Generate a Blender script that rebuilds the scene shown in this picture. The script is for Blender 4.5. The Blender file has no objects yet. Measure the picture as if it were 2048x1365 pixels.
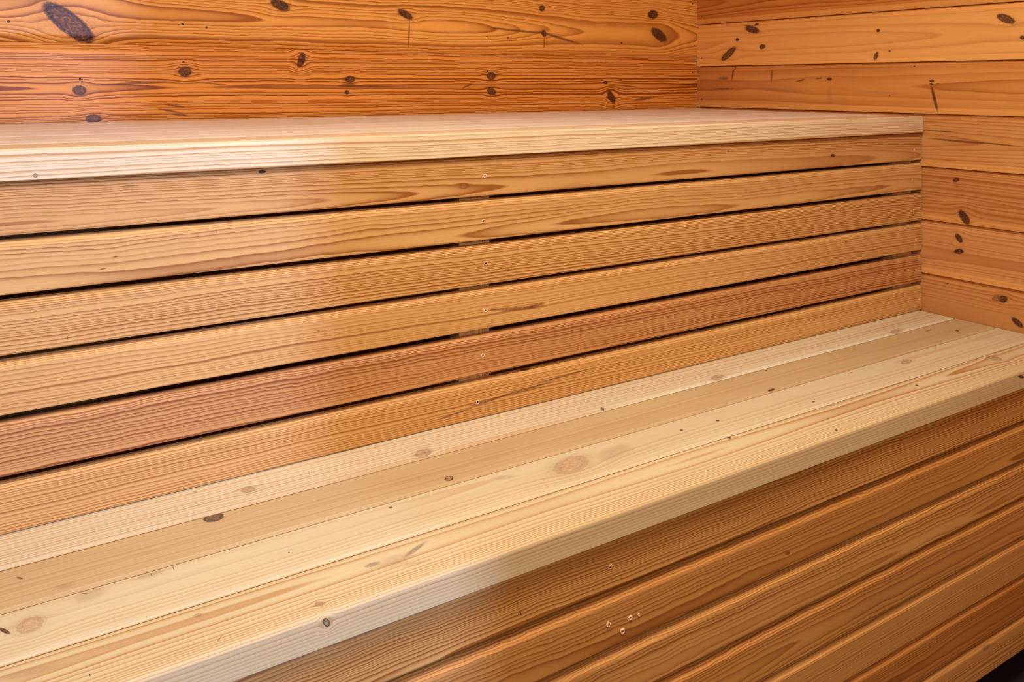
# Sauna interior: two slatted wooden bench tiers against panelled walls.
# Units are metres.  +X runs along the benches to the right wall, +Y into the
# back wall, +Z up.  The camera stands at (0, 0, 1.10).
import bpy, math, random

S = bpy.context.scene
COL = S.collection

# ------------------------------------------------------------------ layout
X_LEFT, X_RIGHT = -1.30, 1.90
Y_FRONT, Y_BACK = -1.20, 1.8666
Z_CEIL = 2.20
Z_UP, Z_UP_B, Y_UP = 1.0244, 0.9875, 1.1580      # upper bench seat, nosing underside, nosing face
Z_LO, Z_LO_B, Y_LO = 0.5849, 0.5515, 0.8204      # lower bench
Y_RISER, Y_PANEL = 1.1653, 0.8309                # slat faces of both tiers

# knots, pitch pockets, resin streaks and smudges of each board:
# (along, across, half length, half width, angle, kind, how far the grain parts)
KNOTS = {
  'back_top': [
    (0.2435, 1.2127, 0.0547, 0.01939, -0.69, 'big', 1.0),
    (0.6518, 1.2664, 0.0226, 0.01094, -0.38, 'dark', 1),
    (0.9513, 1.2588, 0.0217, 0.0085, -0.44, 'dark', 1),
    (0.9604, 1.2137, 0.0327, 0.00208, 1.53, 'drip', 0),
    (1.3425, 1.2915, 0.0095, 0.00769, 0.13, 'dark', 0.8),
    (1.3489, 1.2267, 0.0095, 0.0078, -1.05, 'dark', 0.8),
    (1.2894, 1.23, 0.0926, 0.0028, -0.04, 'streak', 0),
    (1.4003, 1.2166, 0.0666, 0.00333, -0.21, 'streak', 0),
    (1.7266, 1.2917, 0.0189, 0.01263, 0.08, 'dark', 1),
    (1.7494, 1.2347, 0.0324, 0.01509, -0.49, 'dark', 1),
    (1.3489, 1.2035, 0.0155, 0.00159, 1.57, 'drip', 0),
    (1.2137, 1.235, 0.0208, 0.00187, -0.03, 'streak', 0),
  ],
  'back_low': [
    (0.2615, 1.0852, 0.0121, 0.00948, -0.11, 'brown', 1),
    (0.4551, 1.1221, 0.0127, 0.0106, 0.02, 'brown', 1),
    (0.6996, 1.1493, 0.0173, 0.00783, 1.23, 'dark', 1),
    (0.2859, 1.0305, 0.014, 0.00861, -0.04, 'brown', 1),
    (0.8131, 1.1072, 0.0108, 0.00785, 0.0, 'brown', 0.8),
    (0.809, 1.0937, 0.0216, 0.00336, -0.0, 'streak', 0),
    (0.8055, 1.0785, 0.0054, 0.00503, -0.05, 'dark', 0.5),
    (1.1877, 1.1166, 0.0132, 0.0099, 0.01, 'brown', 0.9),
    (1.1886, 1.0782, 0.0134, 0.00893, -0.37, 'brown', 0.9),
    (1.5538, 1.1005, 0.007, 0.00487, 0.0, 'brown', 0.6),
    (1.5741, 1.0612, 0.0208, 0.0099, -0.97, 'dark', 1),
    (1.6928, 1.0559, 0.0375, 0.00421, 0.1, 'streak', 0),
    (0.4357, 1.0532, 0.0215, 0.002, -0.16, 'streak', 0),
    (0.4261, 1.0434, 0.0234, 0.00199, -0.19, 'streak', 0),
    (0.4454, 1.035, 0.0195, 0.00161, -0.12, 'streak', 0),
    (0.3558, 1.0984, 0.0643, 0.00245, 0.05, 'streak', 0),
    (0.5148, 1.0973, 0.0224, 0.00154, -0.09, 'streak', 0),
    (0.8614, 1.0914, 0.0742, 0.0017, -0.02, 'streak', 0),
    (1.1194, 1.092, 0.015, 0.00198, 0.33, 'streak', 0),
    (1.6231, 1.0909, 0.0543, 0.00206, -0.08, 'streak', 0),
    (1.8751, 1.0962, 0.0324, 0.00219, 0.09, 'streak', 0),
    (1.1408, 1.1653, 0.1719, 0.00245, -0.02, 'fuzz', 0),
    (1.5003, 1.1579, 0.1536, 0.00214, -0.01, 'fuzz', 0),
    (0.7189, 1.1736, 0.1369, 0.00175, -0.01, 'streak', 0),
  ],
  'r2': [
    (1.6604, 1.2451, 0.0254, 0.00957, 0.25, 'dark', 0.8),
    (1.649, 1.2581, 0.007, 0.00407, 0.08, 'dark', 0.3),
    (1.6771, 1.2569, 0.0159, 0.00219, 0.05, 'streak', 0),
    (1.7138, 1.2199, 0.0064, 0.00485, 0.1, 'dark', 0.5),
    (1.6255, 1.1971, 0.0106, 0.00658, -0.12, 'brown', 0.7),
    (1.7458, 1.181, 0.0315, 0.01026, -0.56, 'brown', 0.9),
    (1.2774, 1.2238, 0.005, 0.0039, 0.12, 'dark', 0.6),
    (1.2832, 1.1634, 0.0102, 0.00528, -1.15, 'brown', 0.6),
    (0.9794, 1.2338, 0.0204, 0.00818, 0.44, 'brown', 1),
    (0.9456, 1.1932, 0.005, 0.00411, 0.13, 'dark', 0.5),
    (1.2479, 1.1743, 0.0028, 0.00257, 0.16, 'hole', 0),
  ],
  'r3': [
    (1.7645, 1.1126, 0.0206, 0.0048, 0.0, 'smudge', 0),
    (1.7293, 1.1257, 0.0185, 0.00364, -1.37, 'streak', 0),
    (1.5945, 1.1179, 0.0161, 0.00334, -1.47, 'smudge', 0),
    (1.5008, 1.1057, 0.0143, 0.00208, -0.18, 'streak', 0),
    (1.4456, 1.1109, 0.0106, 0.0019, -0.11, 'streak', 0),
    (1.413, 1.1092, 0.0073, 0.00399, 0.0, 'dark', 0.4),
    (1.1434, 1.1038, 0.0053, 0.00337, 0.0, 'dark', 0.5),
    (1.1439, 1.0971, 0.0043, 0.00226, 0.25, 'dark', 0),
    (1.1286, 1.0977, 0.0064, 0.00145, -0.0, 'streak', 0),
    (1.1368, 1.0635, 0.0288, 0.00354, 1.32, 'crack', 0),
    (1.2479, 1.07, 0.0026, 0.00234, -0.07, 'smudge', 0),
    (1.188, 1.1371, 0.0025, 0.00229, 0.11, 'hole', 0),
    (1.413, 1.0693, 0.0175, 0.00733, -1.57, 'stain', 0),
    (1.7645, 1.0822, 0.0337, 0.00212, -0.01, 'streak', 0),
    (1.5664, 1.0807, 0.0984, 0.00396, 0.03, 'stain', 0),
    (1.2859, 1.0767, 0.0666, 0.00298, 0.04, 'stain', 0),
  ],
  'r4': [
    (1.0871, 0.9721, 0.0566, 0.0022, 0.04, 'streak', 0),
    (1.002, 0.9704, 0.0526, 0.0017, 0.04, 'streak', 0),
    (1.1239, 0.9924, 0.035, 0.00134, 0.02, 'streak', 0),
  ],
  'r5': [
    (1.0866, 0.8866, 0.0074, 0.00427, -0.42, 'brown', 0.6),
    (1.0685, 0.8066, 0.0178, 0.0088, 0.9, 'dark', 1),
  ],
  'r6': [
    (1.0803, 0.7596, 0.0111, 0.00621, 0.93, 'dark', 0.9),
    (1.0803, 0.7308, 0.0114, 0.00538, -0.2, 'dark', 0.9),
  ],
  'r7': [
    (1.1065, 0.6559, 0.0024, 0.00161, -0.35, 'hole', 0),
    (0.9853, 0.6454, 0.0097, 0.00733, -0.39, 'dark', 1),
    (0.9978, 0.6445, 0.0108, 0.00615, -0.3, 'light', 0.3),
    (0.9557, 0.6028, 0.0136, 0.00628, 0.61, 'dark', 0.8),
  ],
  's1': [
    (0.3832, 0.9826, 0.0054, 0.00266, 0.05, 'dark', 0.8),
    (0.2204, 0.974, 0.0103, 0.00104, -0.01, 'smudge', 0),
    (0.6927, 0.943, 0.0079, 0.0038, 0.0, 'light', 1),
    (1.578, 0.9496, 0.0057, 0.00309, -0.06, 'dark', 0.9),
    (1.2678, 0.9716, 0.0027, 0.0015, -0.06, 'smudge', 0),
  ],
  's2': [
    (0.1889, 0.8762, 0.0045, 0.00086, 0.15, 'streak', 0),
    (0.2034, 0.8891, 0.0034, 0.0008, 0.07, 'streak', 0),
    (0.3233, 0.9095, 0.004, 0.00037, -1.41, 'smudge', 0),
  ],
  's3': [
    (0.1504, 0.7994, 0.0024, 0.00037, -1.46, 'hole', 0),
    (0.7717, 0.8071, 0.0047, 0.00233, -0.15, 'light', 0.2),
  ],
  's4': [
    (0.7954, 0.7431, 0.0383, 0.00285, -0.06, 'redstreak', 0.3),
    (0.7531, 0.7479, 0.0167, 0.00109, -0.05, 'streak', 0),
    (0.8244, 0.7434, 0.0177, 0.00248, 0.08, 'redstreak', 0),
    (0.7375, 0.7246, 0.0055, 0.00093, -0.09, 'redstreak', 0),
    (1.6215, 0.7666, 0.0025, 0.00156, -0.16, 'hole', 0),
    (0.461, 0.7597, 0.0022, 0.00088, -0.18, 'smudge', 0),
  ],
  's5': [
    (0.1584, 0.7296, 0.0324, 0.00118, -0.12, 'stain', 0),
  ],
  's6': [
    (0.8107, 0.6452, 0.0087, 0.00243, -0.02, 'brown', 0.6),
    (0.6769, 0.6014, 0.0279, 0.00119, 0.09, 'streak', 0),
    (0.7439, 0.6092, 0.0313, 0.00147, 0.1, 'streak', 0),
    (0.8098, 0.6137, 0.0484, 0.00165, 0.04, 'streak', 0),
    (0.8844, 0.6207, 0.0512, 0.00136, 0.04, 'streak', 0),
    (0.7167, 0.6085, 0.0126, 0.00129, 0.1, 'streak', 0),
  ],
  'b1': [
    (0.3518, 1.1245, 0.0088, 0.00849, 1.53, 'pale', 0.8),
    (0.5883, 1.1004, 0.0143, 0.01059, 0.72, 'pale', 0.8),
    (1.167, 1.0977, 0.0183, 0.00841, 0.29, 'pale', 0.6),
    (0.9035, 1.0927, 0.0051, 0.0027, 1.05, 'brown', 0.2),
    (1.689, 1.0956, 0.0206, 0.00764, 0.27, 'pale', 0.6),
    (0.4335, 1.129, 0.0048, 0.00039, 1.33, 'smudge', 0),
    (0.2938, 1.155, 0.0034, 0.00084, -1.07, 'smudge', 0),
  ],
  'b2': [
    (0.2948, 1.0752, 0.0119, 0.01101, -0.05, 'grey', 1),
    (0.0917, 1.0558, 0.0039, 0.00135, -0.96, 'brown', 0),
    (0.5784, 1.0112, 0.0074, 0.0058, 0.89, 'ring', 0.6),
    (1.1947, 1.0027, 0.0093, 0.00287, 0.12, 'brown', 0.2),
    (1.2664, 1.0745, 0.0038, 0.00211, 0.57, 'hole', 0),
    (1.7993, 1.0263, 0.0057, 0.00333, 0.88, 'hole', 0),
    (1.7537, 1.0613, 0.013, 0.00246, 0.13, 'smudge', 0),
    (0.1285, 1.0135, 0.0083, 0.00517, -0.2, 'stain', 0),
  ],
  'b3': [
    (0.0917, 0.9591, 0.0134, 0.01095, 1.24, 'lightknot', 1),
    (0.0708, 0.9619, 0.0085, 0.00203, -1.13, 'brown', 0.2),
    (0.7364, 0.9559, 0.0327, 0.01839, 0.37, 'lightknot', 1),
    (0.4801, 0.981, 0.0025, 0.00219, -1.14, 'hole', 0),
    (0.9449, 0.9601, 0.0039, 0.00251, 0.66, 'hole', 0),
    (1.018, 0.957, 0.0036, 0.00265, 0.46, 'hole', 0),
    (1.2064, 0.9285, 0.004, 0.00282, 1.1, 'hole', 0),
    (1.5214, 0.9647, 0.0174, 0.00699, 0.17, 'pale', 0.6),
    (1.3819, 0.9829, 0.0033, 0.00162, 0.49, 'hole', 0),
    (0.1473, 0.9827, 0.015, 0.01136, 0.51, 'stain', 0),
    (0.2054, 0.9877, 0.0149, 0.00625, 0.04, 'stain', 0),
    (0.2289, 0.987, 0.0057, 0.00049, 1.52, 'smudge', 0),
    (0.2065, 0.9858, 0.0036, 0.0005, -1.51, 'smudge', 0),
    (0.641, 0.9739, 0.0134, 0.00578, -0.33, 'stain', 0),
    (0.1434, 0.9874, 0.0031, 0.00104, -0.65, 'smudge', 0),
    (0.8117, 0.9545, 0.0311, 0.0143, 0.28, 'stain', 0),
    (0.3415, 0.9492, 0.0016, 0.00079, 1.3, 'hole', 0),
  ],
  'b4': [
    (0.3328, 0.8387, 0.0052, 0.00365, -1.25, 'pale', 0.9),
    (0.9824, 0.9013, 0.0036, 0.00269, 1.29, 'hole', 0),
    (1.2166, 0.9041, 0.0039, 0.00279, 1.07, 'hole', 0),
    (1.1354, 0.8325, 0.0032, 0.00197, 0.94, 'hole', 0),
    (1.4182, 0.8799, 0.004, 0.00251, 0.9, 'hole', 0),
    (0.7474, 0.908, 0.0015, 0.00104, 0.79, 'hole', 0),
    (0.5145, 0.9065, 0.0031, 0.00221, 0.05, 'pale', 0),
    (0.4591, 0.878, 0.0176, 0.00322, 0.43, 'smudgegrey', 0),
    (0.4071, 0.8759, 0.008, 0.00386, 0.0, 'smudgegrey', 0),
    (0.4307, 0.8698, 0.0182, 0.00939, 0.12, 'stain', 0),
    (0.4458, 0.8524, 0.0136, 0.0029, -0.12, 'stain', 0),
    (0.1273, 0.8492, 0.0024, 0.00038, -1.55, 'hole', 0),
    (1.6781, 0.885, 0.015, 0.01082, 0.88, 'pale', 0.7),
    (0.2359, 0.8387, 0.0053, 0.00048, 0.78, 'smudge', 0),
    (0.2277, 0.8862, 0.0037, 0.00263, -0.14, 'pale', 0),
    (0.0844, 0.8827, 0.0232, 0.00614, -0.19, 'stain', 0),
  ],
  'b4n': [
    (0.3327, 0.5778, 0.0053, 0.00291, -1.11, 'ring', 1.6),
    (1.6449, 0.5759, 0.0108, 0.00245, -0.26, 'dark', 0.5),
    (0.4454, 0.591, 0.0059, 0.00162, -0.07, 'stain', 0),
  ],
  'ub4n': [
    (0.1162, 0.9945, 0.0027, 0.00193, -1.38, 'ring', 0.6),
  ],
  'f1': [
    (0.5678, 0.5022, 0.0033, 0.0009, -1.22, 'hole', 0),
    (0.5637, 0.5311, 0.0021, 0.00059, -0.08, 'redstreak', 0),
  ],
  'f2': [
    (1.0238, 0.4362, 0.0057, 0.00285, -0.24, 'redstreak', 0.6),
  ],
  'f3': [
    (1.0421, 0.3647, 0.0027, 0.00071, -1.12, 'smudge', 0),
  ],
  'f5': [
    (1.0345, 0.2892, 0.0022, 0.00079, -0.93, 'smudge', 0),
  ],
  'f7': [
    (1.5469, 0.1188, 0.0121, 0.00428, -0.03, 'smudgegrey', 0.5),
  ],
  'u': [
    (0.2659, 1.6996, 0.02, 0.0016, 0.0, 'smudge', 0),
    (0.1264, 1.3219, 0.02, 0.0016, 0.0, 'smudge', 0),
    (0.4187, 1.3122, 0.02, 0.0016, 0.0, 'smudge', 0),
    (0.4616, 1.2681, 0.02, 0.0016, 0.0, 'smudge', 0),
    (0.6734, 1.6178, 0.02, 0.0016, 0.0, 'smudge', 0),
    (0.9721, 1.6522, 0.02, 0.0016, 0.0, 'smudge', 0),
    (0.9617, 1.7438, 0.02, 0.0016, 0.0, 'smudge', 0),
    (0.8745, 1.2813, 0.02, 0.0016, 0.0, 'smudge', 0),
    (0.5766, 1.3147, 0.02, 0.0016, 0.0, 'smudge', 0),
    (1.0867, 1.2291, 0.02, 0.0016, 0.0, 'smudge', 0),
    (0.202, 1.6398, 0.02, 0.0016, 0.0, 'smudge', 0),
  ],
}

# kind: centre colour, rim colour, rim strength, opacity, softness, ring strength
KIND = {
  'big':       ((.190,.060,.020), (.020,.008,.012), 1., .96, .25, 1.),
  'dark':      ((.080,.018,.007), (.024,.006,.004), .8, .95, .45, .8),
  'brown':     ((.150,.046,.015), (.035,.010,.005), 1., .92, .35, .9),
  'light':     ((.34,.140,.045),  (.16,.055,.015),  .7, .70, .40, .9),
  'pale':      ((.52,.340,.205),  (.22,.115,.060),  .7, .62, .55, 1.0),
  'lightknot': ((.60,.380,.215), (.34,.190,.100),  .8, .55, .60, 1.0),
  'grey':      ((.170,.100,.060), (.050,.025,.012), .9, .93, .22, .6),
  'ring':      ((.42,.250,.120),  (.030,.014,.008), 1., .95, .16, .2),
  'hole':      ((.060,.028,.012), (.05,.02,.01),    .2, .90, .35, .0),
  'streak':    ((.120,.030,.008), (.12,.03,.01),    .0, .80, .80, .0),
  'redstreak': ((.200,.055,.014), (.12,.03,.01),    .0, .80, .80, .0),
  'drip':      ((.230,.042,.006), (.12,.03,.01),    .0, .80, .60, .0),
  'crack':     ((.050,.014,.006), (.02,.01,.01),    .0, .90, .70, .0),
  'smudge':    ((.150,.070,.030), (.12,.05,.03),    .0, .70, .80, .0),
  'smudgegrey':((.240,.170,.105), (.12,.05,.03),    .0, .70, .95, .0),
  'fuzz':      ((.520,.290,.160), (.12,.05,.03),    .0, .40, .95, .0),
  'stain':     ((.330,.180,.090), (.12,.05,.03),    .0, .28, .99, .0),
}

# ------------------------------------------------------------------ node helpers
class NB:
    """small wrapper that adds nodes to a tree"""
    def __init__(self, nt): self.nt = nt
    def put(self, v, sock):
        if isinstance(v, bpy.types.NodeSocket): self.nt.links.new(v, sock)
        elif v is not None:
            if sock.type == 'RGBA' and len(v) == 3: v = (*v, 1)
            sock.default_value = v
    def math(self, op, a, b=None, c=None, clamp=False):
        n = self.nt.nodes.new('ShaderNodeMath'); n.operation = op; n.use_clamp = clamp
        for i, v in enumerate((a, b, c)): self.put(v, n.inputs[i]) if v is not None else None
        return n.outputs[0]
    def vmath(self, op, a, b=None):
        n = self.nt.nodes.new('ShaderNodeVectorMath'); n.operation = op
        self.put(a, n.inputs[0])
        if b is not None: self.put(b, n.inputs[1])
        return n.outputs['Value'] if op in ('LENGTH', 'DOT_PRODUCT') else n.outputs['Vector']
    def sep(self, v):
        n = self.nt.nodes.new('ShaderNodeSeparateXYZ'); self.put(v, n.inputs[0]); return n.outputs
    def comb(self, x, y, z=0.0):
        n = self.nt.nodes.new('ShaderNodeCombineXYZ')
        for i, v in enumerate((x, y, z)): self.put(v, n.inputs[i])
        return n.outputs[0]
    def noise(self, vec, detail=2.0, rough=.5, scale=1.0):
        n = self.nt.nodes.new('ShaderNodeTexNoise'); n.noise_dimensions = '3D'
        self.put(vec, n.inputs['Vector']); n.inputs['Scale'].default_value = scale
        n.inputs['Detail'].default_value = detail; n.inputs['Roughness'].default_value = rough
        return n.outputs['Fac']
    def ramp(self, v, a, b, lo=0.0, hi=1.0, smooth=True):
        n = self.nt.nodes.new('ShaderNodeMapRange')
        n.interpolation_type = 'SMOOTHSTEP' if smooth else 'LINEAR'
        self.put(v, n.inputs['Value'])
        for k, x in (('From Min', a), ('From Max', b), ('To Min', lo), ('To Max', hi)): self.put(x, n.inputs[k])
        return n.outputs['Result']
    def mix(self, f, a, b, mode='MIX'):
        n = self.nt.nodes.new('ShaderNodeMix'); n.data_type = 'RGBA'; n.blend_type = mode
        self.put(f, n.inputs[0]); self.put(a, n.inputs[6]); self.put(b, n.inputs[7]); return n.outputs[2]
    def scaled(self, uv, sx, sy, seed):
        return self.vmath('ADD', self.vmath('MULTIPLY', uv, (sx, sy, 0)), seed)

def group(name, ins, outs):
    g = bpy.data.node_groups.new(name, 'ShaderNodeTree')
    for n, t in ins: g.interface.new_socket(n, in_out='INPUT', socket_type='NodeSocket' + t)
    for n, t in outs: g.interface.new_socket(n, in_out='OUTPUT', socket_type='NodeSocket' + t)
    i = g.nodes.new('NodeGroupInput'); o = g.nodes.new('NodeGroupOutput')
    return g, NB(g), i.outputs, o.inputs

# -- one knot: how it bends the grain and how far a point is from its centre
def make_knot_group():
    g, b, i, o = group('wood_knot', [('UV','Vector'),('Wobble','Float'),('Centre','Vector'),('Angle','Float'),
                                     ('Inverse Size','Vector'),('Part','Float'),('Soft','Float'),('Spread','Vector')],
                       [('Shift','Float'),('Radius','Float'),('Mask','Float')])
    p = b.vmath('SUBTRACT', i['UV'], i['Centre'])
    rot = g.nodes.new('ShaderNodeVectorRotate'); rot.rotation_type = 'Z_AXIS'
    g.links.new(p, rot.inputs['Vector']); g.links.new(b.math('MULTIPLY', i['Angle'], -1.0), rot.inputs['Angle'])
    r = b.vmath('LENGTH', b.vmath('MULTIPLY', rot.outputs[0], i['Inverse Size']))
    rw = b.math('ADD', r, b.math('MULTIPLY', b.math('SUBTRACT', i['Wobble'], .5), b.math('ADD', .25, b.math('MULTIPLY', i['Soft'], .9))))
    o_m = b.ramp(rw, b.math('SUBTRACT', 1.0, b.math('MULTIPLY', i['Soft'], .5)), b.math('ADD', 1.0, b.math('MULTIPLY', i['Soft'], .5)), 1.0, 0.0)
    q = b.vmath('LENGTH', b.vmath('MULTIPLY', p, i['Spread']))
    gss = b.math('EXPONENT', b.math('MULTIPLY', b.math('MULTIPLY', q, q), -1.0))
    sh = b.math('MULTIPLY', b.math('MULTIPLY', b.sep(p)[1], gss), b.math('MULTIPLY', i['Part'], -1.0))
    g.links.new(sh, o['Shift']); g.links.new(rw, o['Radius']); g.links.new(o_m, o['Mask'])
    return g

def make_paint_group():
    g, b, i, o = group('wood_knot_paint', [('Color','Color'),('Radius','Float'),('Mask','Float'),('Core','Color'),('Rim','Color'),
                                           ('Rim Strength','Float'),('Opacity','Float'),('Rings','Float'),('Tex','Float')], [('Color','Color')])
    ringy = b.math('MULTIPLY', b.math('SINE', b.math('MULTIPLY', i['Radius'], 17.0)), b.math('MULTIPLY', i['Rings'], .35))
    core = b.mix(b.math('ABSOLUTE', ringy), i['Core'], i['Rim'])
    core = b.mix(b.ramp(i['Tex'], .38, .72, 0.0, .75), core, i['Rim'])
    core = b.mix(b.ramp(i['Tex'], .46, .28, 0.0, .40), core, b.mix(1.0, i['Core'], (2.1,1.7,1.5), 'MULTIPLY'))
    d = b.math('ABSOLUTE', b.math('SUBTRACT', i['Radius'], .86))
    rim = b.math('MULTIPLY', b.ramp(d, .02, .26, 1.0, 0.0), i['Rim Strength'])
    c = b.mix(rim, core, i['Rim'])
    # resin-soaked, darker wood with tight rings close around the knot
    near = b.math('MULTIPLY', b.math('EXPONENT', b.math('MULTIPLY', b.math('MAXIMUM', b.math('SUBTRACT', i['Radius'], .9), 0.0), -2.2)), i['Rim Strength'])
    tight = b.ramp(b.math('SINE', b.math('MULTIPLY', i['Radius'], 21.0)), -.2, 1.0, .55, 1.25)
    amt = b.math('MULTIPLY', b.math('MULTIPLY', near, tight), b.math('MULTIPLY', i['Rings'], .42), clamp=True)
    base = b.mix(amt, i['Color'], b.mix(1.0, i['Color'], (.45,.30,.20), 'MULTIPLY'))
    fade = b.math('MULTIPLY', b.math('MULTIPLY', i['Mask'], i['Opacity']), b.ramp(i['Tex'], .30, .55, .72, 1.0), clamp=True)
    out = b.mix(fade, base, c)
    g.links.new(out, o['Color'])
    return g

# -- annual rings: level lines of the distance from a pith line that runs along the board
def make_grain_group():
    g, b, i, o = group('wood_grain', [('UV','Vector'),('Shift','Float'),('Seed','Vector'),('Rings','Float'),('Pith','Float'),
                                      ('Depth','Float'),('Depth Slope','Float'),('Depth Wander','Float'),('Warp','Float'),('Ripple','Float'),
                                      ('Contrast','Float'),('Early','Color'),('Late','Color'),('Blotch','Float')],
                       [('Color','Color'),('Height','Float')])
    UV, seed = i['UV'], i['Seed']
    u, v, _ = b.sep(UV)
    n1 = b.noise(b.scaled(UV, 1.6, 5.0, seed), 2.0)
    n2 = b.noise(b.scaled(UV, 11.0, 26.0, seed), 2.0)
    n3 = b.noise(b.scaled(UV, 1.1, 0.6, b.vmath('ADD', seed, (7.3, 2.1, 4.4))), 1.5)
    v1 = b.math('ADD', v, i['Shift'])
    v1 = b.math('MULTIPLY_ADD', b.math('SUBTRACT', n1, .5), i['Warp'], v1)
    v1 = b.math('MULTIPLY_ADD', b.math('SUBTRACT', n2, .5), b.math('MULTIPLY', i['Ripple'], 1.5), v1)
    n4 = b.noise(b.scaled(UV, 42.0, 70.0, seed), 1.0)
    v1 = b.math('MULTIPLY_ADD', b.math('SUBTRACT', n4, .5), b.math('MULTIPLY', i['Ripple'], .55), v1)
    dy = b.math('SUBTRACT', v1, i['Pith'])
    d = b.math('MULTIPLY_ADD', u, i['Depth Slope'], i['Depth'])
    d = b.math('MULTIPLY_ADD', b.math('SUBTRACT', n3, .5), i['Depth Wander'], d)
    t = b.math('SQRT', b.math('ADD', b.math('MULTIPLY', dy, dy), b.math('MULTIPLY', d, d)))
    tv = b.noise(b.comb(b.math('MULTIPLY', t, 55.0), b.math('MULTIPLY', u, .12), b.sep(seed)[1]), 1.0)
    ph = b.math('ADD', b.math('MULTIPLY', t, i['Rings']), b.math('MULTIPLY', tv, 5.0))
    fr = b.math('FRACT', ph)
    lw = b.math('MULTIPLY', b.math('POWER', fr, 2.6), b.ramp(fr, .86, 1.0, 1.0, 0.0))
    lw = b.math('MULTIPLY', lw, 1.9)
    # some rings are strong, some faint
    rv = b.noise(b.comb(b.math('MULTIPLY', ph, .37), b.math('MULTIPLY', u, .8), b.sep(seed)[0]), 1.0)
    lw = b.math('MULTIPLY', lw, b.ramp(rv, .30, .70, .50, 1.20))
    fib = b.noise(b.scaled(UV, 16.0, 1300.0, seed), 1.0)
    fib2 = b.noise(b.scaled(UV, 60.0, 2600.0, seed), 0.0)
    blo = b.noise(b.scaled(UV, 3.2, 13.0, b.vmath('ADD', seed, (1.7, 5.9, 0.3))), 3.0, .6)
    blo2 = b.noise(b.scaled(UV, 1.3, 2.2, b.vmath('ADD', seed, (9.7, 3.9, 6.3))), 1.0)
    col = b.mix(b.math('MULTIPLY', lw, b.math('MULTIPLY', i['Contrast'], 1.65), clamp=True), i['Early'], i['Late'])
    gain = b.math('ADD', 1.0, b.math('MULTIPLY', b.math('SUBTRACT', b.math('ADD', b.math('MULTIPLY', blo, .75), b.math('MULTIPLY', blo2, .5)), .625), i['Blotch']))
    gain = b.math('MULTIPLY', gain, b.ramp(fib, .25, .75, .945, 1.05, False))
    gain = b.math('MULTIPLY', gain, b.ramp(fib2, .2, .8, .965, 1.035, False))
    # darker patches are a little redder, as in pine heartwood
    tone = b.comb(b.math('POWER', gain, .8), b.math('POWER', gain, 1.15), b.math('POWER', gain, 1.5))
    col = b.mix(1.0, col, tone, 'MULTIPLY')
    g.links.new(col, o['Color'])
    h = b.math('SUBTRACT', b.math('MULTIPLY', fib, .35), b.math('MULTIPLY', lw, i['Contrast']))
    g.links.new(h, o['Height'])
    return g

G_KNOT, G_PAINT, G_GRAIN = make_knot_group(), make_paint_group(), make_grain_group()

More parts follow.
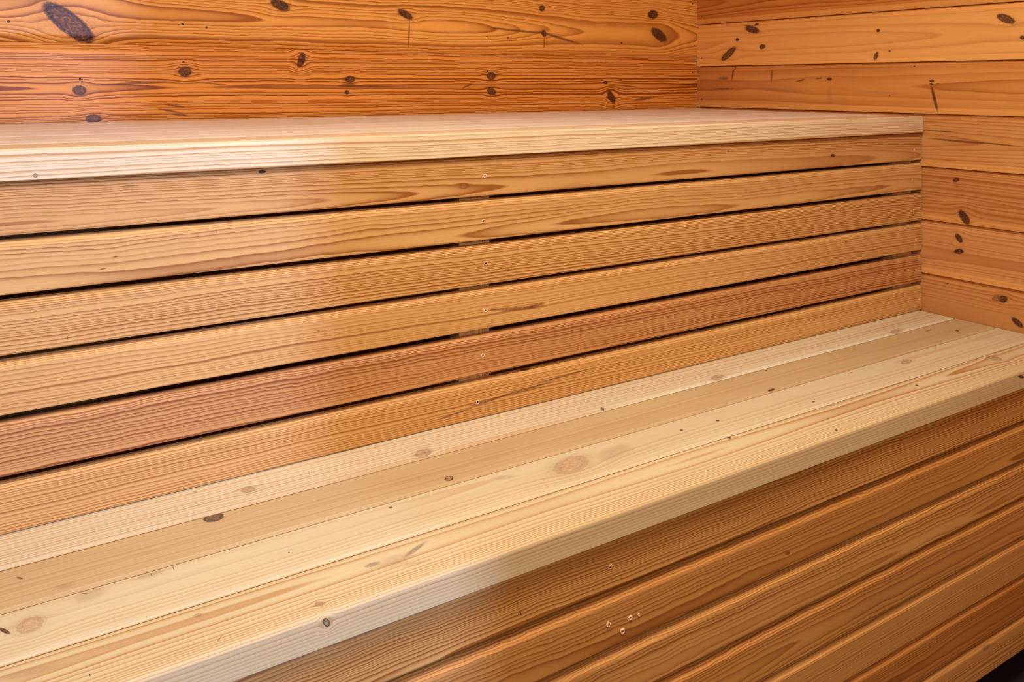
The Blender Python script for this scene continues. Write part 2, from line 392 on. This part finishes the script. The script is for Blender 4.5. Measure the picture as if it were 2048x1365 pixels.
def wood(name, early, late, seed=0.0, rings=210, pith=None, depth=.05, slope=0.0, wander=.02, warp=.012,
         ripple=.0016, contrast=.6, blotch=.35, knots=(), rough=.55, bump=.10, edge_tint=None, edge_tint_col=None):
    """procedural wood: UV x runs along the board in metres, UV y across it"""
    m = bpy.data.materials.new(name); m.use_nodes = True
    nt = m.node_tree; nt.nodes.clear(); b = NB(nt)
    uvn = nt.nodes.new('ShaderNodeUVMap'); uvn.uv_map = 'grain'
    UV = uvn.outputs[0]
    wob = b.noise(b.scaled(UV, 170, 260, (seed, seed*.7, 0)), 4.0, .65) if knots else None
    shift, ks = None, []
    for (cu, cv, a, w, ang, kind, part) in knots:
        K = KIND[kind]
        n = nt.nodes.new('ShaderNodeGroup'); n.node_tree = G_KNOT
        b.put(UV, n.inputs['UV']); b.put(wob, n.inputs['Wobble'])
        n.inputs['Centre'].default_value = (cu, cv, 0); n.inputs['Angle'].default_value = ang
        n.inputs['Inverse Size'].default_value = (1/a, 1/w, 0)
        n.inputs['Part'].default_value = part; n.inputs['Soft'].default_value = K[4]
        ext_u = math.hypot(a*math.cos(ang), w*math.sin(ang)); ext_v = math.hypot(a*math.sin(ang), w*math.cos(ang))
        n.inputs['Spread'].default_value = (1/(ext_u*1.9), 1/(ext_v*1.55), 0)
        if part: shift = n.outputs['Shift'] if shift is None else b.math('ADD', shift, n.outputs['Shift'])
        ks.append((n, K))
    gr = nt.nodes.new('ShaderNodeGroup'); gr.node_tree = G_GRAIN
    I = gr.inputs
    b.put(UV, I['UV'])
    if shift is not None: b.put(shift, I['Shift'])
    I['Seed'].default_value = (seed*3.17, seed*1.31+.4, seed*2.03)
    for k, v in (('Rings', rings), ('Pith', pith or 0.0), ('Depth', depth), ('Depth Slope', slope), ('Depth Wander', wander),
                 ('Warp', warp), ('Ripple', ripple), ('Contrast', contrast), ('Blotch', blotch)): I[k].default_value = v
    I['Early'].default_value = (*early, 1); I['Late'].default_value = (*late, 1)
    col = gr.outputs['Color']
    if edge_tint:      # lower-edge tint: painted bevel light on wall boards, darker face on the front board
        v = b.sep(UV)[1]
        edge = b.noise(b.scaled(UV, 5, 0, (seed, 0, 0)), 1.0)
        lim = b.math('MULTIPLY_ADD', edge, .004, edge_tint)
        col = b.mix(b.ramp(b.math('SUBTRACT', v, lim), -.0008, .0008, .75, 0.0), col, b.mix(.55, col, edge_tint_col))
    for n, K in ks:
        p = nt.nodes.new('ShaderNodeGroup'); p.node_tree = G_PAINT
        b.put(col, p.inputs['Color']); b.put(n.outputs['Radius'], p.inputs['Radius']); b.put(n.outputs['Mask'], p.inputs['Mask']); b.put(wob, p.inputs['Tex'])
        p.inputs['Core'].default_value = (*K[0], 1); p.inputs['Rim'].default_value = (*K[1], 1)
        p.inputs['Rim Strength'].default_value = K[2]; p.inputs['Opacity'].default_value = K[3]; p.inputs['Rings'].default_value = K[5]
        col = p.outputs['Color']
    bs = nt.nodes.new('ShaderNodeBsdfPrincipled'); out = nt.nodes.new('ShaderNodeOutputMaterial')
    b.put(col, bs.inputs['Base Color']); bs.inputs['Roughness'].default_value = rough
    bs.inputs['Specular IOR Level'].default_value = .28
    nt.links.new(bs.outputs[0], out.inputs[0])
    return m

def plain(name, rgb, rough=.6, metal=0.0, noise=0.0):
    m = bpy.data.materials.new(name); m.use_nodes = True
    nt = m.node_tree; b = NB(nt); bs = nt.nodes['Principled BSDF']
    bs.inputs['Roughness'].default_value = rough; bs.inputs['Metallic'].default_value = metal
    tc = nt.nodes.new('ShaderNodeTexCoord')
    n = b.noise(tc.outputs['Object'], 3.0, .6, 14.0)
    c = b.mix(n, [x*(1-noise) for x in rgb], [min(1, x*(1+noise)) for x in rgb])
    b.put(c, bs.inputs['Base Color'])
    return m

# ------------------------------------------------------------------ mesh helpers
def link(name, me, parent=None, kind=None):
    o = bpy.data.objects.new(name, me); COL.objects.link(o)
    if parent: o.parent = parent
    if kind: o['kind'] = kind
    return o

def mesh(name, verts, faces, uvs, mats, midx=None):
    me = bpy.data.meshes.new(name); me.from_pydata(verts, [], faces)
    uvl = me.uv_layers.new(name='grain')
    k = 0
    for fi, f in enumerate(faces):
        for j in range(len(f)): uvl.data[k].uv = uvs[fi][j]; k += 1
    for m in mats: me.materials.append(m)
    if midx:
        for p, i in zip(me.polygons, midx): p.material_index = i
    me.update(); return me

def board(name, prof, u0, u1, mat, parent=None, ends=.002, seg=1, jitter=0.0, to_xyz=None, rnd=0):
    """a board along +X: prof is a closed list of (y, z, v) seen from -X; both ends are bevelled by `ends`"""
    cy = (min(p[0] for p in prof)+max(p[0] for p in prof))/2; cz = (min(p[1] for p in prof)+max(p[1] for p in prof))/2
    def ring(x, e):
        r = []
        for (y, z, v) in prof:
            yy = y + (e if y < cy else -e) if abs(y-cy) > e else y
            zz = z + (e if z < cz else -e) if abs(z-cz) > e else z
            r.append((x, yy, zz))
        return r
    if ends > .0025:      # ends rounded in plan
        e = ends
        xs = [(u0, e), (u0+.13*e, .5*e), (u0+.5*e, .13*e), (u0+e, 0), (u1-e, 0), (u1-.5*e, .13*e), (u1-.13*e, .5*e), (u1, e)]
    else: xs = [(u0, ends), (u0+ends, 0), (u1-ends, 0), (u1, ends)]
    V = []; F = []; U = []; n = len(prof)
    for x, e in xs: V += ring(x, e)
    for i in range(len(xs)-1):
        for j in range(n):
            k = (j+1) % n
            F.append((i*n+j, i*n+k, (i+1)*n+k, (i+1)*n+j))
            va = prof[j][2]; vb = prof[k][2] if k else prof[0][2]
            if k == 0: vb = va + math.hypot(prof[0][0]-prof[j][0], prof[0][1]-prof[j][1])
            U.append(((xs[i][0], va), (xs[i][0], vb), (xs[i+1][0], vb), (xs[i+1][0], va)))
    F.append(tuple(range(n))[::-1]); U.append([(prof[j][0]*.3, prof[j][2]) for j in range(n)][::-1])
    b0 = (len(xs)-1)*n
    F.append(tuple(range(b0, b0+n))); U.append([(prof[j][0]*.3, prof[j][2]) for j in range(n)])
    me = mesh(name, V, F, U, [mat])
    import bmesh
    bm = bmesh.new(); bm.from_mesh(me); bmesh.ops.recalc_face_normals(bm, faces=bm.faces[:]); bm.to_mesh(me); bm.free()
    return link(name, me, parent)

def arclen(pts, anchor, v0):
    """add to (y, z) points the unrolled width, equal to v0 at index `anchor`"""
    s = [0.0]
    for a, b_ in zip(pts, pts[1:]): s.append(s[-1]+math.hypot(b_[0]-a[0], b_[1]-a[1]))
    return [(p[0], p[1], t-s[anchor]+v0) for p, t in zip(pts, s)]

def slat_profile(yf, z0, zr, chamfer=.0082, thick=.014):
    """upright slat: z0 bottom edge, zr start of the wide rounded top chamfer"""
    z1 = zr+chamfer
    pts = [(yf+thick, z0), (yf+.0018, z0), (yf+.0005, z0+.0006), (yf, z0+.0022), (yf, zr-.0012), (yf+.0003, zr+.0002), (yf+.0011, zr+.0014),
           (yf+.0056, zr+.0062), (yf+.0086, z1-.0006), (yf+.0105, z1), (yf+thick, z1)]
    return arclen(pts, 3, z0+.0022)

def round_corner(cy_, cz_, r, a0, a1, n=5):
    return [(cy_+r*math.cos(math.radians(a0+(a1-a0)*i/n)), cz_+r*math.sin(math.radians(a0+(a1-a0)*i/n))) for i in range(n+1)]

def seat_profile(y0, y1, z, thick, r0=.0034, r1=.0008, rb=.0010, nosing=False):
    """flat seat board; y0 is the edge nearer the room, r0 its upper rounding"""
    pts = [(y1-rb, z-thick), (y0+rb, z-thick), (y0, z-thick+rb)]
    if nosing: pts += round_corner(y0+r0, z-r0, r0, 180, 90, 6)
    else: pts += [(y0, z-.0034), (y0+.0004, z-.0026), (y0+.0014, z-.0018), (y0+.0040, z-.0008), (y0+.0078, z)]
    a = len(pts)-1
    pts += round_corner(y1-r1, z-r1, r1, 90, 0, 3)
    pts += [(y1, z-thick+rb)]
    return arclen(pts, a, y0+(r0 if nosing else .0078))

def disc(name, centre, normal_axis, r, mat, parent, depth=.0006, rim=False, seedv=0):
    """nail head: a small dished disc, or (rim) a ragged crater lip of torn fibres round a sunken nail"""
    rd = random.Random(seedv); n = 14; V = []; F = []
    def at(a, b_, d):
        if normal_axis == 'Y': return (centre[0]+a, centre[1]+d, centre[2]+b_)
        if normal_axis == 'X': return (centre[0]+d, centre[1]+a, centre[2]+b_)
        return (centre[0]+a, centre[1]+b_, centre[2]-d)
    rings_ = [(0, .35*depth), (.55, .30*depth), (.9, -.5*depth), (1.0, .4*depth)] if not rim else \
             [(.62, .1*depth), (.85, -1.6*depth), (1.05, -1.2*depth), (1.4, .3*depth)]
    for q, (k, d) in enumerate(rings_):
        if k == 0: V.append(at(0, 0, d)); continue
        for i in range(n):
            t = 2*math.pi*i/n; kk = r*k*(1+(rd.uniform(-.28, .28) if rim else 0)); dd = d*(rd.uniform(.3, 1.5) if rim and 0 < q < 3 else 1)
            V.append(at(kk*math.cos(t), kk*math.sin(t), dd))
    if not rim:
        for i in range(n): F.append((0, 1+i, 1+(i+1) % n))
        base = 1; R = 3
    else: base = 0; R = 4
    for q in range(R-1):
        for i in range(n):
            j = (i+1) % n; F.append((base+q*n+i, base+(q+1)*n+i, base+(q+1)*n+j, base+q*n+j))
    me = mesh(name, V, F, [[(V[k][0], V[k][2]) for k in f] for f in F], [mat])
    return link(name, me, parent)

def tag(o, label, cat, group_=None):
    o['label'] = label; o['category'] = cat
    if group_: o['group'] = group_

# ------------------------------------------------------------------ wood palettes (early wood, late wood)
PINE   = ((.74,.280,.045), (.30,.070,.006))     # lacquered knotty pine of the back wall
PINE_R = ((.70,.270,.058), (.38,.105,.014))      # cladding of the right wall
CEDAR  = ((.63,.305,.080), (.30,.095,.014))      # bench slats
ASPEN  = ((.76,.520,.290), (.52,.290,.115))      # pale seat boards
def tint(p, r=1, g=1, b_=1, late=1):
    return tuple(p[0][i]*(r, g, b_)[i] for i in range(3)), tuple(p[1][i]*(r, g, b_)[i]*late for i in range(3))

DARKV = plain('bench_inside_dark', (.030,.018,.012), .9, 0, .2)
NAIL  = plain('nail_steel_dark', (.045,.022,.014), .45, .3, .3)
TORN  = plain('torn_wood_fibre', (.78,.50,.25), .8, 0, .15)

K = KNOTS.get
# ------------------------------------------------------------------ walls
ZJ0, ZJS, PITCH = 1.1762, -.00486, .195
def back_wall():
    e, l = PINE
    mats = [
      wood('pine_back_upper_board', (.80,.345,.065), (.36,.100,.010), 1.0, rings=230, pith=1.235, depth=.035, slope=.02, wander=.05, warp=.03, ripple=.004, contrast=.55, blotch=.45, knots=K('back_top'), rough=.50),
      wood('pine_back_lower_board', (.76,.285,.045), (.25,.052,.005), 2.0, rings=205, pith=1.090, depth=.010, slope=.004, wander=.03, warp=.010, ripple=.003, contrast=.80, blotch=.35, knots=K('back_low'), rough=.50),
      wood('pine_back_other_board', e, l, 3.0, rings=200, pith=1.3, depth=.05, contrast=.6, rough=.4)]
    V = []; F = []; U = []; M = []
    lv = []                       # (z offset from the joint z, y, is start of new board)
    ks = range(-6, 6)
    for k in ks:
        z = PITCH*k
        lv.append((z, Y_BACK+.010, k)); lv.append((z+.001, Y_BACK+.0085, k)); lv.append((z+.0135, Y_BACK+.0006, k)); lv.append((z+.0155, Y_BACK, k))
        lv.append((z+PITCH-.0165, Y_BACK, k)); lv.append((z+PITCH-.0145, Y_BACK+.0006, k)); lv.append((z+PITCH-.001, Y_BACK+.0085, k))
    def zz(o_, x): return min(max(ZJ0+ZJS*x+o_, 0), Z_CEIL)
    xs = [X_LEFT, X_RIGHT+.006]
    for x in xs:
        for (o_, y, k) in lv: V.append((x, y, zz(o_, x)))
    n = len(lv)
    for i in range(n-1):
        F.append((i, n+i, n+i+1, i+1))
        U.append([(V[q][0], V[q][2]) for q in F[-1]])
        M.append({0: 0, -1: 1}.get(lv[i][2], 2))
    return link('wall_back', mesh('wall_back', V, F, U, mats, M), kind='structure')

SEAMS = [.0, .0705, .1905, .3105, .4305, .5505, .6695, .7907, .9108, 1.0301, 1.1479, 1.2691, 1.3890, 1.5090, 1.6290, 1.7490, 1.8690, 1.9890, 2.1090]
def clad_wall(name, along, plane, a0, a1, mats_of, sign, hole=None):
    """horizontal channel cladding. along='Y': wall at x=plane; along='X': wall at y=plane. sign: +1 recess goes to +axis"""
    V = []; F = []; U = []; M = []; mats = []
    spans = [(a0, a1, None)]
    if hole: spans = [(a0, hole[0], None), (hole[0], hole[1], hole[2]), (hole[1], a1, None)]
    for k, z0 in enumerate(SEAMS):
        z1 = SEAMS[k+1] if k+1 < len(SEAMS) else Z_CEIL
        mt = mats_of(k)
        if mt not in mats: mats.append(mt)
        prof = [(.0140, z0), (.0006, z0), (.0, z0+.0008), (.0, z1-.0130), (.0048, z1-.0112), (.0058, z1-.0104), (.0058, z1-.0016), (.0140, z1-.0016), (.0140, z1)]
        for (s0, s1, zmin) in spans:
            if zmin and z1 <= zmin: continue
            base = len(V)
            for a in (s0, s1):
                for (d, z) in prof:
                    z = max(z, zmin or 0)
                    V.append((plane+sign*d, a, z) if along == 'Y' else (a, plane+sign*d, z))
            n = len(prof)
            for i in range(n-1):
                F.append((base+i, base+n+i, base+n+i+1, base+i+1))
                U.append([(V[q][1] if along == 'Y' else V[q][0], V[q][2]) for q in F[-1]]); M.append(mats.index(mt))
    return link(name, mesh(name, V, F, U, mats, M), kind='structure')

_rw = {}
def right_mats(k):
    if k in _rw: return _rw[k]
    z0 = SEAMS[k]; s = 10+k
    P = dict(rings=190, pith=z0+.06, depth=.05, wander=.04, warp=.014, ripple=.0022, contrast=.42, blotch=.40, rough=.55, edge_tint=z0+.012, edge_tint_col=(.90,.45,.12))  # strip above each seam painted lighter, standing in for a lit bevel
    e, l = PINE_R
    if k == 6:  P.update(contrast=.6, pith=z0+.05, depth=.02, knots=K('r7')[:0] if False else [])     # .6695-.79
    table = {11: ('r1', (.58,.215,.040), dict(contrast=.5, rings=150)),
             10: ('r2', (.84,.410,.110), dict(contrast=.22, rings=120, blotch=.25, knots=K('r2'))),
             9:  ('r3', (.66,.280,.065), dict(contrast=.30, rings=110, blotch=.75, knots=K('r3'))),
             8:  ('r4', (.66,.310,.090), dict(contrast=.32, rings=230, knots=K('r4'))),
             7:  ('r5', (.62,.280,.080), dict(contrast=.42, rings=120, pith=z0+.050, depth=.024, slope=-.016, wander=.012, knots=K('r5'))),
             6:  ('r6', (.66,.310,.100), dict(contrast=.30, rings=220, knots=K('r6'))),
             5:  ('r7', (.60,.270,.080), dict(contrast=.38, rings=140, pith=z0+.05, depth=.02, knots=K('r7')))}
    if k in table:
        nm, e, d = table[k]; P.update(d); nm = 'pine_right_board_'+nm
    else: nm = 'pine_right_board_plain'
    P['knots'] = P.get('knots') or []
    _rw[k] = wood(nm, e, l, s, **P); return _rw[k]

WB = back_wall()
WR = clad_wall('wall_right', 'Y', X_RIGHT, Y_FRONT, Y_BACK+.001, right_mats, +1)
generic = wood('pine_generic_cladding', *PINE_R, 40, rings=200, pith=1.0, depth=.06, contrast=.45, rough=.55)
WL = clad_wall('wall_left', 'Y', X_LEFT, Y_FRONT, Y_BACK, lambda k: generic, -1)
DOOR = (-.55, .863, 2.02)
WF = clad_wall('wall_front', 'X', Y_FRONT, X_LEFT, X_RIGHT, lambda k: generic, -1, hole=DOOR)

def slab(name, x0, x1, y0, y1, z0, z1, mat, parent=None, kind=None, uvaxis=(0, 1)):
    V = [(x, y, z) for z in (z0, z1) for y in (y0, y1) for x in (x0, x1)]
    F = [(0, 2, 3, 1), (4, 5, 7, 6), (0, 1, 5, 4), (2, 6, 7, 3), (0, 4, 6, 2), (1, 3, 7, 5)]
    U = [[(V[q][uvaxis[0]], V[q][uvaxis[1]]) for q in f] for f in F]
    return link(name, mesh(name, V, F, U, [mat]), parent, kind)

slab('floor', X_LEFT, X_RIGHT, Y_FRONT, Y_BACK, -.06, 0, plain('dark_floor', (.012,.004,.004), .75, 0, .4), kind='structure')
slab('ceiling', X_LEFT, X_RIGHT, Y_FRONT, Y_BACK, Z_CEIL, Z_CEIL+.02, generic, kind='structure')
# casing of the doorway behind the camera
j = .07
V = []; F = []
for (x0, x1, z0, z1) in ((DOOR[0]-j, DOOR[0], 0, DOOR[2]+j), (DOOR[1], DOOR[1]+j, 0, DOOR[2]+j), (DOOR[0], DOOR[1], DOOR[2], DOOR[2]+j)):
    b0 = len(V)
    V += [(x, y, z) for z in (z0, z1) for y in (Y_FRONT-.02, Y_FRONT+.015) for x in (x0, x1)]
    F += [tuple(b0+q for q in f) for f in [(0, 2, 3, 1), (4, 5, 7, 6), (0, 1, 5, 4), (2, 6, 7, 3), (0, 4, 6, 2), (1, 3, 7, 5)]]
link('trim_1', mesh('trim_1', V, F, [[(V[q][2], V[q][0]) for q in f] for f in F], [generic]), kind='structure')

# ------------------------------------------------------------------ nails of the walls
def nails_on(pts, axis, plane, parent, r=.0022, name='nail', seed0=0):
    for q, (a, b_) in enumerate(pts):
        c = (a, plane-.0004, b_) if axis == 'Y' else (plane-.0004, a, b_)
        disc(name, c, axis, r*(1+.2*math.sin(q*3.1)), NAIL, parent, seedv=seed0+q)
nails_on([(.45,1.2173),(.4976,1.2129),(1.1749,1.214),(1.2376,1.2139),(1.6098,1.2087),(1.8811,1.3302),(1.8882,1.2077),(.1437,1.2117),
          (.4522,1.1418),(1.1765,1.1279),(1.8811,1.1297),(.2624,1.1061)], 'Y', Y_BACK, WB)
nails_on([(1.8479,1.2921),(1.8479,1.1702),(1.8479,1.0527)], 'X', X_RIGHT, WR, .0018)

# ------------------------------------------------------------------ lower bench
def empty(name, loc, label, cat, group_=None):
    o = bpy.data.objects.new(name, None); COL.objects.link(o); o.location = (0, 0, 0); o.empty_display_size = .2
    tag(o, label, cat, group_); return o

lower = empty('bench', (0, 0, 0), 'lower sauna bench, four wide pale seat boards above a slatted front reaching the dark floor', 'bench')
upper = empty('bench', (0, 0, 0), 'upper wooden sauna bench against the back wall, pale seat above a slatted riser', 'bench')

XR = X_RIGHT-.0016
JOINT = plain('dark_joint_wood', (.17,.075,.022), .8, 0, .25)  # dark colour carries the shade of the gaps as well as joint dirt
def seat(name, y0, y1, z, thick, parent, mat, **k):
    o = board(name, seat_profile(y0, y1, z, thick, **k), X_LEFT+.004, XR-.0035, mat, parent, ends=.0060)
    o.data.materials.append(JOINT)
    front = k.get('nosing')
    for p in o.data.polygons:      # edges that face a neighbouring board: gap shade painted in with the dirt
        c = p.center
        if abs(p.normal.x) < .3 and ((not front and c.y < y0+.0010) or c.y > y1-.0009): p.material_index = 1
    return o

A = ASPEN
seat('seat_board', 1.0846, 1.1775, Z_LO, .028, lower, wood('aspen_lower_seat_back', (0.712,0.638,0.434), (0.558,0.340,0.153), 21, rings=165, pith=.6, depth=.0, wander=.0, warp=.012, contrast=.55, blotch=.25, knots=K('b1')))
seat('seat_board', .9953, 1.0816, Z_LO, .028, lower, wood('aspen_lower_seat_second', (0.564,0.416,0.211), (0.462,0.224,0.074), 22, rings=170, pith=.7, depth=.04, wander=.02, warp=.014, contrast=.22, blotch=.38, knots=K('b2')))
seat('seat_board', .9060, .9929, Z_LO, .028, lower, wood('aspen_lower_seat_third', (0.662,0.559,0.341), (0.546,0.303,0.109), 23, rings=150, pith=.975, depth=.03, wander=.03, warp=.016, contrast=.24, blotch=.28, knots=K('b3')))
nose = seat('seat_board', Y_LO, .9036, Z_LO, .0334, lower, wood('aspen_lower_front_board', (0.655,0.534,0.297), (0.450,0.219,0.065), 24, rings=390, pith=.880, depth=.055, wander=.02, warp=.010, contrast=.46, blotch=.26, edge_tint=.8216, edge_tint_col=(.58,.36,.15),  # front face tinted darker and more orange than the top
            knots=list(K('b4'))+[(u_, .8204+.0005-(.5849-v_), a_, w_, g_, k_, p_) for (u_, v_, a_, w_, g_, k_, p_) in K('b4n')]), r0=.0055, nosing=True)

def slat_row(parent, yf, rows, key, palette, nx):
    out = []
    for i, (z0, zr, P) in enumerate(rows):
        k = f'{key}{i+1}'
        d = dict(seed=50+i*3+(0 if key == 's' else 31), rings=230, pith=z0-.06, depth=.02, wander=.02, warp=.014, ripple=.0026, contrast=.55, blotch=.35, rough=.55, knots=K(k, []))
        col = P.pop('col', palette[0]); late = P.pop('late', palette[1]); d.update(P)
        m = wood(f'{"riser" if key == "s" else "front"}_slat_wood_{"abcdefg"[i]}', col, late, **d)
        out.append(board('slat', slat_profile(yf, z0, zr), X_LEFT+.004, XR, m, parent, ends=.0016))
    return out

front_rows = [
 (.4861, .5440, dict(rings=330, pith=.486, depth=.018, slope=-.010, wander=.03, warp=.020, ripple=.0045, contrast=.80, blotch=.55)),
 (.4154, .4694, dict(rings=310, pith=.425, depth=.03, warp=.026, ripple=.006, contrast=.55, blotch=.60, col=(.58,.262,.062))),
 (.3482, .3990, dict(rings=310, pith=.36, depth=.02, warp=.026, contrast=.62, ripple=.006, blotch=.60)),
 (.2765, .3315, dict(rings=290, pith=.30, depth=.02, warp=.024, contrast=.62, ripple=.006, blotch=.60, col=(.58,.262,.062))),
 (.2059, .2615, dict(rings=330, pith=.15, depth=.02, contrast=.42, wander=.008, blotch=.45)),
 (.1356, .1931, dict(rings=310, pith=.16, depth=.02, warp=.020, contrast=.60, ripple=.005, blotch=.55, col=(.52,.205,.045))),
 (.0704, .1209, dict(rings=290, pith=.09, depth=.01, contrast=.50, ripple=.004, blotch=.50)),
]
front_slats = slat_row(lower, Y_PANEL, front_rows, 'f', CEDAR, 0)
riser_rows = [
 (.9256, .9800, dict(rings=300, pith=.938, depth=.012, slope=.010, wander=.035, warp=.010, contrast=.55, col=(0.589,0.301,0.094))),
 (.8579, .9113, dict(rings=252, pith=.868, depth=.028, wander=.030, warp=.030, ripple=.004, contrast=.40, col=(0.631,0.342,0.110))),
 (.7892, .8424, dict(rings=264, pith=.70, depth=.01, wander=.02, warp=.018, ripple=.003, contrast=.72, col=(0.641,0.348,0.111))),
 (.7213, .7743, dict(rings=252, pith=.66, depth=.02, wander=.02, warp=.018, ripple=.004, contrast=.42, col=(0.641,0.348,0.112))),
 (.6512, .7037, dict(rings=240, pith=.63, depth=.012, wander=.03, warp=.022, ripple=.0045, contrast=.80, col=(0.557,0.266,0.085), late=(.26,.075,.018))),
 (.5858, .6345, dict(rings=300, pith=.50, depth=.0, wander=.02, warp=.012, ripple=.003, contrast=.55, col=(0.652,0.353,0.110))),
]
riser_slats = slat_row(upper, Y_RISER, riser_rows, 's', CEDAR, 0)
riser_slats[4]['label'] = 'redder slat with dark wavy grain'
front_slats[5]['label'] = 'redder, darker slat near the floor'

# ------------------------------------------------------------------ upper bench seat: eight boards
pal = [(.74,.575,.355), (.86,.760,.610), (.84,.710,.540), (.86,.770,.630), (.85,.740,.580), (.86,.760,.620), (.84,.720,.550), (.86,.750,.590)]
W = (Y_BACK-.004-Y_UP)/8
for i in range(8):
    y0, y1 = Y_UP+W*i, Y_UP+W*(i+1)-.0022
    kk = [q for q in K('u') if y0 < q[1] < y1]
    if i == 0: kk += [(u_, Y_UP+.0005-(Z_UP-v_), a_, w_, g_, k_, p_) for (u_, v_, a_, w_, g_, k_, p_) in K('ub4n')]
    m = wood(f'aspen_upper_seat_{"abcdefgh"[i]}', pal[i], (.52,.28,.10), 70+i, rings=200 if i else 230, pith=y0-.1+.03*(i % 3), depth=.0, wander=.01, warp=.014, contrast=.40 if i else .62, blotch=.25, knots=kk)
    seat('seat_board', y0, y1, Z_UP, .0369 if i == 0 else .028, upper, m, r0=.0045, nosing=(i == 0))

# ------------------------------------------------------------------ upright battens behind the slats, glimpsed in the gaps
batt = wood('rough_batten_wood', (.66,.44,.20), (.34,.18,.06), 90, rings=350, pith=.0, depth=.0, contrast=.6, bump=.3)
def batten(x0, x1, y, z0, z1, parent):
    o = slab('batten', x0, x1, y, y+.028, z0, z1, batt, parent, uvaxis=(2, 0)); return o
for (x0, x1) in ((.6927, .7470), (1.8076, 1.8782), (-.45, -.395)):
    batten(x0, x1, Y_RISER+.0142, .5575, Z_UP-.0375, upper)
    batten(x0, x1, Y_PANEL+.0142, .0, Z_LO-.0345, lower)
# bearers under the seat boards
for (x0, x1) in ((.6927, .7470), (1.8076, 1.8782), (-.45, -.395)):
    slab('bearer', x0, x1, Y_RISER+.0430, Y_BACK-.012, Z_UP-.0281-.045, Z_UP-.0283, batt, upper, uvaxis=(1, 0))
    slab('bearer', x0, x1, Y_PANEL+.0430, Y_RISER-.010, Z_LO-.0281-.045, Z_LO-.0283, batt, lower, uvaxis=(1, 0))

# ------------------------------------------------------------------ sunken nails with a torn lip, one per slat at each batten
def slat_nail(sl, x, y, z, q, r=.0024):
    disc('nail', (x, y-.0003, z), 'Y', r*.8, NAIL, sl, seedv=q)
    lip = disc('nail_hole', (x, y-.0003, z), 'Y', r, TORN, sl, rim=True, seedv=q+100)
for i, (x, z) in enumerate(((.7299,.9565),(.7275,.8871),(.7315,.8217),(.7302,.7492),(.7257,.6811),(.7167,.6108))): slat_nail(riser_slats[i], x, Y_RISER, z, i)
for i, (x, z) in enumerate(((1.8666,.948),(1.8608,.8805),(1.8656,.8131),(1.8724,.7462),(1.8743,.6773),(1.8872,.6109))): slat_nail(riser_slats[i], x, Y_RISER, z, 20+i, .0021)
slat_nail(front_slats[0], .6991, Y_PANEL, .515, 40)
for q, (x, z, r) in enumerate(((.6964,.4459,.0026),(.7185,.4305,.0028),(.7306,.4423,.0022),(.7445,.442,.0014))):
    disc('nail_hole', (x, Y_PANEL-.0003, z), 'Y', r, TORN, front_slats[1], rim=True, seedv=60+q)

# ------------------------------------------------------------------ light
def area(name, loc, target, sx, sy, power, rgb, spread=180):
    l = bpy.data.lights.new(name, 'AREA'); l.shape = 'RECTANGLE'; l.size = sx; l.size_y = sy; l.energy = power; l.color = rgb
    l.spread = math.radians(spread)
    o = bpy.data.objects.new(name, l); COL.objects.link(o); o.location = loc
    from mathutils import Vector
    o.rotation_euler = (Vector(target)-Vector(loc)).to_track_quat('-Z', 'Y').to_euler(); return o
area('ceiling_lamp_light', (.60, .28, 2.17), (.60, .40, 0), .50, .50, 32, (1.0,.95,.85))
area('front_fill_light', (.10, -1.12, 1.72), (.9, 1.2, .8), .4, .4, 16, (1.0,.92,.80))  # unseen fill light added to brighten slat fronts and right wall
area('doorway_daylight', (1.51, -5.0, 1.85), (.15, 1.2, .85), .15, .45, 370, (.27,.47,1.0))

w = bpy.data.worlds.new('daylight_outside'); S.world = w; w.use_nodes = True
w.node_tree.nodes['Background'].inputs[0].default_value = (.55,.72,1.0,1); w.node_tree.nodes['Background'].inputs[1].default_value = .25

# ------------------------------------------------------------------ camera
cd = bpy.data.cameras.new('camera'); cam = bpy.data.objects.new('camera', cd); COL.objects.link(cam)
cam.location = (0, 0, 1.10); cam.rotation_euler = (math.pi/2, -.00018, -.58996)
cd.sensor_width = 36; cd.lens = 1787.19/2048*36; cd.shift_y = -(682.5-165.4)/2048; cd.clip_start = .01
S.camera = cam

S.view_settings.view_transform = 'Standard'; S.view_settings.look = 'None'; S.view_settings.gamma = 1; S.view_settings.exposure = 0.0
S.view_settings.use_curve_mapping = False
S.cycles.use_denoising = True
S.cycles.max_bounces = 5; S.cycles.diffuse_bounces = 4; S.cycles.glossy_bounces = 2; S.cycles.caustics_reflective = False
S.cycles.use_adaptive_sampling = True; S.cycles.adaptive_threshold = .03
